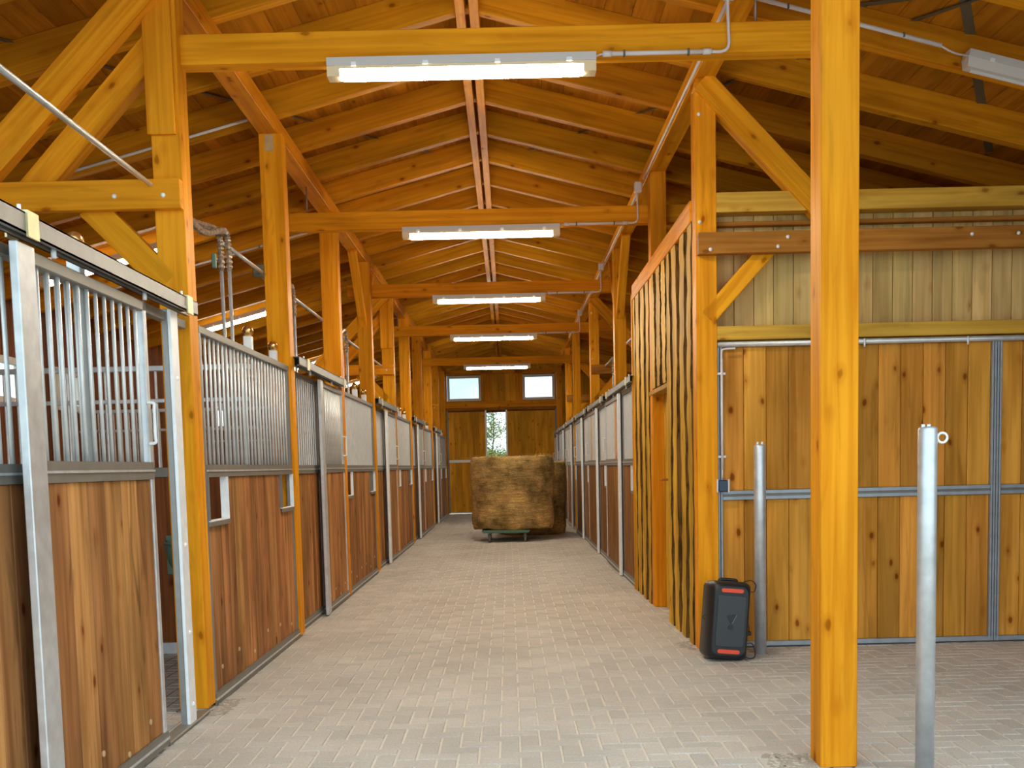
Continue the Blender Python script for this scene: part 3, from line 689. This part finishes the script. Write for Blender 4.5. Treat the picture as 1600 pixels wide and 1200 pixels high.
B('beam', BROWN, bb, 1.385, 6.1, 7.42, 7.50, 2.86, 3.01)
for x, z in ((1.47, 2.89), (1.95, 2.90), (2.02, 2.965), (3.33, 2.955), (3.66, 2.955)): bolt(bb, x, 7.42, z)
sb = thing('switch_box', 'dark blue switch box on the barn door frame beneath its conduit', 'switch', (1.55, YW-.05, 1.2))
B('case', SWITCH, sb, 1.525, 1.595, YW-.085, YW-.03, 1.165, 1.25, .006)
for x in (1.515, 1.597): B('end_strip', PVC, sb, x, x+.012, YW-.08, YW-.03, 1.16, 1.255, .002)
add('conduit', MB().tube([(1.56, YW-.06, 1.33), (1.56, YW-.06, 2.13)], .0095, 8).mesh(PVC), sb, label='straight light grey conduit')
add('cable', MB().tube([(1.56, YW-.06, 1.25), (1.56, YW-.06, 1.35)], .005, 6).mesh(PVC), sb)
add('bend', MB().tube(bez([(1.56, YW-.06, 2.12), (1.56, YW-.06, 2.17), (1.575, YW-.06, 2.195), (1.66, YW-.06, 2.20)]), .007, 8).mesh(PVC), sb)
for z in (1.42, 2.02): add('clip', box(PVC, .06, .014, .018, .003), sb, (1.56, YW-.055, z))

# outer walls
ow = struct('wall_outer_right', label='dark outer plank wall beyond the right side')
for i in range(-9, 46): B('plank', DARKST, ow, 6.1, 6.13, 7.6+i*.51, 7.6+i*.51+.505, -.05, zr(6.1)+.3)  # near stretch, out of view, added to shade the right side
wl = struct('wall_left', label='outer plank wall behind the left stalls with small windows')
WINY = [(10.9, 11.75), (12.6, 13.3), (19.3, 20.2)]
edges = [3.0]
for a, b in WINY: edges += [a, b]
edges.append(31)
for i in range(0, len(edges)-1):
    a, b = edges[i], edges[i+1]; win = i % 2 == 1; n = max(1, round((b-a)/.4)); w = (b-a)/n
    for j in range(n):
        ya, yb = a+j*w, a+(j+1)*w-.003
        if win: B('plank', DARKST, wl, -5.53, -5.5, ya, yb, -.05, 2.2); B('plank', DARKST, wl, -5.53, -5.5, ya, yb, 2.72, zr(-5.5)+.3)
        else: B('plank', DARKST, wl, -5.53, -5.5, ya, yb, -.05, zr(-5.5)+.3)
def window(nm, plane, a, b, z0, z1, pos, label):
    w = struct(nm, loc=(0, 0, 0), label=label); f = .075
    def P(name, mat, u0, u1, v0, v1, d0, d1, ch=.004):
        if plane == 'x': return B(name, mat, w, pos+d0, pos+d1, u0, u1, v0, v1, ch)
        return B(name, mat, w, u0, u1, pos+d0, pos+d1, v0, v1, ch)
    P('frame_rail', VINYL, a, b, z1-f, z1, -.03, .05); P('frame_rail', VINYL, a, b, z0, z0+f, -.03, .05)
    P('frame_stile', VINYL, a, a+f, z0+f, z1-f, -.03, .05); P('frame_stile', VINYL, b-f, b, z0+f, z1-f, -.03, .05)
    P('pane', GLASS, a+f, b-f, z0+f, z1-f, 0, .006, 0); return w
for i, (a, b) in enumerate(WINY): window('window_%d' % (i+3), 'x', a, b, 2.2, 2.72, -5.52, 'small bright window in the left outer wall, %s from the camera' % ORD[i])

wf = struct('shading_wall_front', label='unseen front plank wall added beside the entrance to hold back daylight')  # out of view, added to shade the floor and barn doors inside
for (x0, x1) in ((-5.6, -3.9), (4.6, 6.1)):
    n = round((x1-x0)/.4); w = (x1-x0)/n
    for i in range(n): B('plank', BARN, wf, x0+i*w, x0+(i+1)*w-.003, 2.95, 2.98, -.05, zr(x0+(i+.5)*w)+.05)
# ------------------------------------------------------------------ far end wall
YE = 30.45
ew = struct('wall_back', label='plank end wall of the aisle with two windows over the sliding doors')
def vplanks(parent, mat, x0, x1, z0, z1, y, w=.19, name='plank', slope=False):
    n = max(1, round((x1-x0)/w)); w = (x1-x0)/n
    for i in range(n):
        a = x0+i*w; zt = zr(a+w/2)+.2 if slope else z1
        add(name, box(mat, w-.004, .035, round(zt-z0, 3), .003), parent, (a+w/2, y+random.uniform(0, .003), (z0+zt)/2))
vplanks(ew, END, -5.7, -1.82, 0, 3, YE+.03, .35, slope=True); vplanks(ew, END, 1.47, 6.2, 0, 3, YE+.03, .35, slope=True)
vplanks(ew, END, -.70, .42, 3.30, 4.1, YE+.06, .16); vplanks(ew, END, -1.82, 1.47, 4.12, 4.3, YE+.06, .19, slope=True)
for (x0, x1, z0, z1) in ((-.70, .42, 3.2, 4.5), (-1.86, 1.5, 4.07, 4.7), (-5.7, -1.80, 0, 4.5), (1.45, 6.2, 0, 4.5), (-1.9, 1.5, 2.98, 3.33)):
    B('light_stop_board', DARKST, ew, x0, x1, YE+.09, YE+.11, z0, z1, 0)  # boards added behind the planks to stop daylight leaking through gaps
B('header_beam', TIMBER[0], ew, -1.85, 1.5, YE-.05, YE+.08, 3.12, 3.30)
B('header_rail', BROWN, ew, -1.85, 1.5, YE-.04, YE+.04, 3.04, 3.12)
for x in (-1.82, -.72, -.56, .30, .42, 1.46): B('stud', TIMBER[2], ew, x-.05, x+.05, YE-.02, YE+.08, 3.30, 4.25)
B('top_beam', TIMBER[0], ew, -1.85, 1.5, YE-.02, YE+.08, 4.10, 4.22)
window('window_1', 'y', -1.76, -.76, 3.32, 4.06, YE, 'left window over the far sliding door, pale blue sky behind')
window('window_2', 'y', .46, 1.41, 3.32, 4.06, YE, 'right window over the far sliding door, pale blue sky behind')
dr = struct('door_1', label='two leaf plank sliding door at the far end, left ajar')
for (x0, x1) in ((-1.80, -.62), (-.06, 1.45)):
    vplanks(dr, END, x0+.05, x1-.05, .05, 1.52, YE-.01); vplanks(dr, END, x0+.05, x1-.05, 1.60, 3.0, YE-.01)
    B('light_stop_board', DARKST, dr, x0+.01, x1-.01, YE+.03, YE+.045, .02, 3.03, 0)  # hidden sheet added behind each leaf against light between its planks
    B('middle_rail', WHITEM, dr, x0, x1, YE-.03, YE+.02, 1.52, 1.60, .003); B('bottom_rail', WHITEM, dr, x0, x1, YE-.02, YE+.02, .02, .05, .003)
    for x in (x0, x1-.05): B('stile', WHITEM if -1 < x < 0 else GALVD, dr, x, x+.05, YE-.03, YE+.02, .02, 3.04, .003)

# ------------------------------------------------------------------ things in the aisle
def bale(label, cx, cy, z0, R, H, seed, wisps=500):
    t = thing('round_bale', label, 'hay bale', (cx, cy, z0), 'round hay bales in the aisle'); rng = random.Random(seed)
    mb = MB(); n, rows = 72, 44
    prof = []
    for i in range(rows+1):
        f = i/rows; z = f*H; r = R*(1-.055*(1-min(1, f/.14))**2-.02*max(0, (f-.93)/.07)**2)+.012*math.sin(f*9+seed)
        prof.append((r, z))
    ph = [rng.uniform(0, 6.28) for _ in range(8)]
    for i, (r, z) in enumerate(prof):
        band = rng.uniform(-.006, .006)
        for j in range(n):
            g = 2*PI*j/n; rr = r+band+.010*math.sin(3*g+ph[0]+z*1.5)+.008*math.sin(7*g+ph[1]-z*2)+rng.uniform(-.004, .004)
            zz = z+(.014*math.sin(4*g+ph[2])+.01*math.sin(11*g+ph[3]) if i in (0, rows) else 0)
            mb.v.append((cx+rr*math.cos(g), cy+rr*math.sin(g), z0+zz))
    for i in range(rows):
        for j in range(n): a = i*n+j; b = i*n+(j+1) % n; mb.face([a, b, b+n, a+n], True)
    k = len(mb.v); mb.v += [(cx, cy, z0+.01), (cx, cy, z0+H+.02)]
    for j in range(n): mb.face([k, (j+1) % n, j]); mb.face([k+1, rows*n+j, rows*n+(j+1) % n])
    me = mb.mesh(HAY)
    for v in me.vertices: v.co -= Vector((cx, cy, z0))
    add('body', me, t, (cx, cy, z0))
    w = MB()
    for _ in range(wisps):
        g = rng.uniform(0, 2*PI); top = rng.random() < .55
        z = z0+H+rng.uniform(-.02, .01) if top else z0+rng.uniform(.0, H)
        rr = R*rng.uniform(.8, 1.0) if top else R+.005
        p = Vector((cx+rr*math.cos(g), cy+rr*math.sin(g), z)); d = Vector((rng.uniform(-1, 1), rng.uniform(-1, 1), rng.uniform(-.1, .45))).normalized()*rng.uniform(.05, .13)
        s = d.cross(Vector((rng.uniform(-1, 1), rng.uniform(-1, 1), 1))).normalized()*.003
        q = len(w.v); w.v += [tuple(p-s), tuple(p+s), tuple(p+d+s), tuple(p+d-s)]; w.face([q, q+1, q+2, q+3])
    o = add('loose_straw', w.mesh(STRAW), t); o['kind'] = 'stuff'
    return t
bale('round hay bale standing on the green cart in the aisle', .06, 19.40, .225, .775, 1.33, 1, 700)
bale('second round hay bale on the floor behind the loaded cart', .46, 21.05, .0, .70, 1.45, 2, 300)
ct = thing('flat_cart', 'green four wheeled platform cart under the front hay bale', 'cart', (-.06, 19.3, 0))
B('deck', CART, ct, -.52, .36, 18.62, 19.95, .195, .218, .004)
B('deck_edge', CART, ct, -.50, .34, 18.62, 18.66, .172, .195, .003)
for x in (-.38, .27):
    for y in (18.72, 19.8):
        w = add('wheel', MB().lathe([(.03, -.018), (.078, -.02), (.085, -.013), (.085, .013), (.078, .02), (.03, .018)], 18).mesh(RUBBER), ct, (x, y, .085), (0, PI/2, 0))
        add('hub', MB().lathe([(.001, -.02), (.045, -.019), (.045, .019), (.001, .02)], 14).mesh(WHEELG), w, (x, y, .085), None)
        f = MB(); f.box(x-.03, x-.022, y-.025, y+.025, .09, .195); f.box(x+.022, x+.03, y-.025, y+.025, .09, .195); f.box(x-.045, x+.045, y-.045, y+.045, .185, .196)
        add('fork', f.mesh(CART), ct)
B('axle_brace', CART, ct, -.36, .25, 19.76, 19.79, .10, .125, .003)

def bollard(label, x, y, r, h, ring):
    t = thing('bollard', label, 'bollard', (x, y, 0), 'galvanised bollards at the right')
    mb = MB(); mb.lathe([(.001, 0), (r, 0), (r, h-.012), (r-.004, h-.003), (r-.012, h), (.001, h+.002)], 24)
    mb.v = [(v[0], v[1], v[2]) for v in mb.v]; add('tube', mb.mesh(GALV), t, (x, y, 0))
    if ring:
        R = .021; pts = [(x+r+R+.002+R*math.cos(2*PI*i/16), y, h-.048+R*math.sin(2*PI*i/16)) for i in range(17)]
        add('tether_ring', MB().tube(pts, .0055, 8, False).mesh(WHITEM), t)
        for s in (-1, 1): add('lug', box(GALV, .016, .005, .014, .001), t, (x-.012+s*.012, y-.01, h+.004))
    else:
        for s in (-1, 1): add('lug', box(GALV, .014, .006, .022, .001), t, (x+s*.016, y, h+.008))
bollard('slim galvanised bollard beside the black speaker', 1.785, 7.30, .042, 1.50, False)
bollard('tall galvanised bollard with tether ring at the right foreground', 1.795, 4.40, .040, 1.515, True)

# party speaker
sp = thing('party_speaker', 'black portable speaker with two red bars leaning by the post', 'speaker', (1.475, 7.13, -.004), None, (math.radians(-4), math.radians(5.6), .07))
o = Vector((1.475, 7.13, -.004)); Wd, Hd, Dd = .295, .55, .26
def rrect(w, h, r, n=6):
    out = []
    for cx, cz, a0 in ((w/2-r, h/2-r, 0), (-w/2+r, h/2-r, PI/2), (-w/2+r, -h/2+r, PI), (w/2-r, -h/2+r, 1.5*PI)):
        for i in range(n+1): a = a0+i*PI/2/n; out.append((cx+r*math.cos(a), cz+r*math.sin(a)))
    return out
def loft(rings, mat, cap0=True):
    """rings: list of (y, w, h, r, cz)"""
    mb = MB(); n = None
    for (y, w, h, r, cz) in rings:
        p = rrect(w, h, r); n = len(p); mb.v += [(x, y, cz+z) for x, z in p]
    for i in range(len(rings)-1):
        for j in range(n): a = i*n+j; b = i*n+(j+1) % n; mb.face([a, b, b+n, a+n], True)
    mb.face(list(range(n))[::-1]); mb.face([(len(rings)-1)*n+j for j in range(n)]); return mb.mesh(mat)
zc = Hd/2+.004
add('case', loft([(-Dd/2, Wd*.78, Hd*.86, .05, zc), (-Dd/2+.012, Wd*.86, Hd*.93, .05, zc), (-Dd/2+.05, Wd*.97, Hd*.99, .05, zc), (-.02, Wd, Hd, .05, zc), (Dd/2-.03, Wd*.98, Hd*.98, .05, zc), (Dd/2, Wd*.9, Hd*.92, .05, zc)], BLACK), sp, o)
add('front_grille', loft([(-Dd/2-.006, Wd*.66, Hd*.64, .02, zc), (-Dd/2+.01, Wd*.70, Hd*.67, .02, zc)], GRILLE), sp, o)
for z in (zc+Hd*.385, zc-Hd*.385):
    add('red_bar', loft([(-Dd/2-.008, .155, .026, .0125, z), (-Dd/2+.03, .165, .034, .0165, z)], RED), sp, o, label='orange red rubber bar')
em = MB(); em.prism([(-.028, .315), (.034, .330), (.0, .262)], -Dd/2-.011, -Dd/2-.004)
em.prism([(.002+.019*math.cos(2*PI*i/16), .237+.019*math.sin(2*PI*i/16)) for i in range(16)], -Dd/2-.011, -Dd/2-.004)
add('emblem', em.mesh(BLACK), sp, o, label='glossy black triangle over a dot')
em = MB(); em.prism([(.036, .326), (.041, .326), (.012, .262), (.007, .266)], -Dd/2-.010, -Dd/2-.004); add('emblem_edge', em.mesh(plain('grey_edge', (.16, .16, .17), .5)), sp, o)  # paler grey strip along the right of the triangle
add('handle', MB().tube(bez([(-.06, 0, Hd*.99+.0), (-.05, 0, Hd+.012), (.05, 0, Hd+.012), (.06, 0, Hd*.99)]), .012, 8).mesh(BLACK), sp, o)
pc = thing('power_cord', 'thin black power cord looping behind the speaker', 'cord', (1.66, 7.2, 0))
add('cable', MB().tube(bez([(1.62, 7.10, .545), (1.68, 7.12, .55), (1.71, 7.12, .515), (1.70, 7.13, .47), (1.67, 7.14, .46), (1.66, 7.15, .38), (1.66, 7.18, .28), (1.68, 7.2, .2), (1.675, 7.22, .17)], 8), .0035, 6).mesh(BLACK), pc)
add('plug', box(BLACK, .025, .02, .03, .004), pc, (1.685, 7.22, .16))
add('cable', MB().tube(bez([(1.63, 7.1, .11), (1.68, 7.12, .105), (1.70, 7.12, .06), (1.695, 7.1, .015), (1.66, 7.08, .006), (1.62, 7.06, .02)], 8), .0035, 6).mesh(BLACK), pc)
add('cable', MB().tube(bez([(1.335, 7.02, .30), (1.318, 7.02, .315), (1.33, 7.0, .335), (1.342, 7.0, .33)], 6), .003, 6).mesh(BLACK), pc)

# tree outside the far door
tr = thing('tree', 'leafy green and yellow tree outside the far door gap', 'tree', (-.55, 37.5, -.1)); rng = random.Random(11)
trunk = MB(); trunk.tube(bez([(-.75, 37.5, -.1), (-.7, 37.5, 1.2), (-.55, 37.5, 2.2), (-.5, 37.5, 3.4)], 6), [.05-.002*i for i in range(19)], 8)
tips = []
for i in range(46):
    z = rng.uniform(.8, 3.3); a = rng.uniform(0, 6.28); L = rng.uniform(.4, 1.2)*(1.15-.2*z); p = Vector((-.6, 37.5, z)); q = p+Vector((math.cos(a)*L, math.sin(a)*L, L*.55))
    m = (p+q)/2+Vector((0, 0, .08)); trunk.tube(bez([p, m, q], 4), .012, 5, False); tips += [(m, .25), (q, .3)]
add('trunk', trunk.mesh(TRUNK), tr)
lf = MB()
for c_, s_ in tips:
    for _ in range(110 if c_.z < 2.0 else 26):
        p = c_+Vector((rng.gauss(0, s_*.55), rng.gauss(0, s_*.55), rng.gauss(0, s_*.5))); d = Vector((rng.uniform(-1, 1), rng.uniform(-1, 1), rng.uniform(-1, .4))).normalized()*rng.uniform(.06, .10)
        s = d.cross(Vector((rng.uniform(-1, 1), rng.uniform(-1, 1), rng.uniform(-1, 1)))).normalized()*.024
        k = len(lf.v); lf.v += [tuple(p), tuple(p+d*.5+s), tuple(p+d), tuple(p+d*.5-s)]; lf.face([k, k+1, k+2, k+3])
o = add('foliage', lf.mesh(LEAF), tr); o['kind'] = 'stuff'
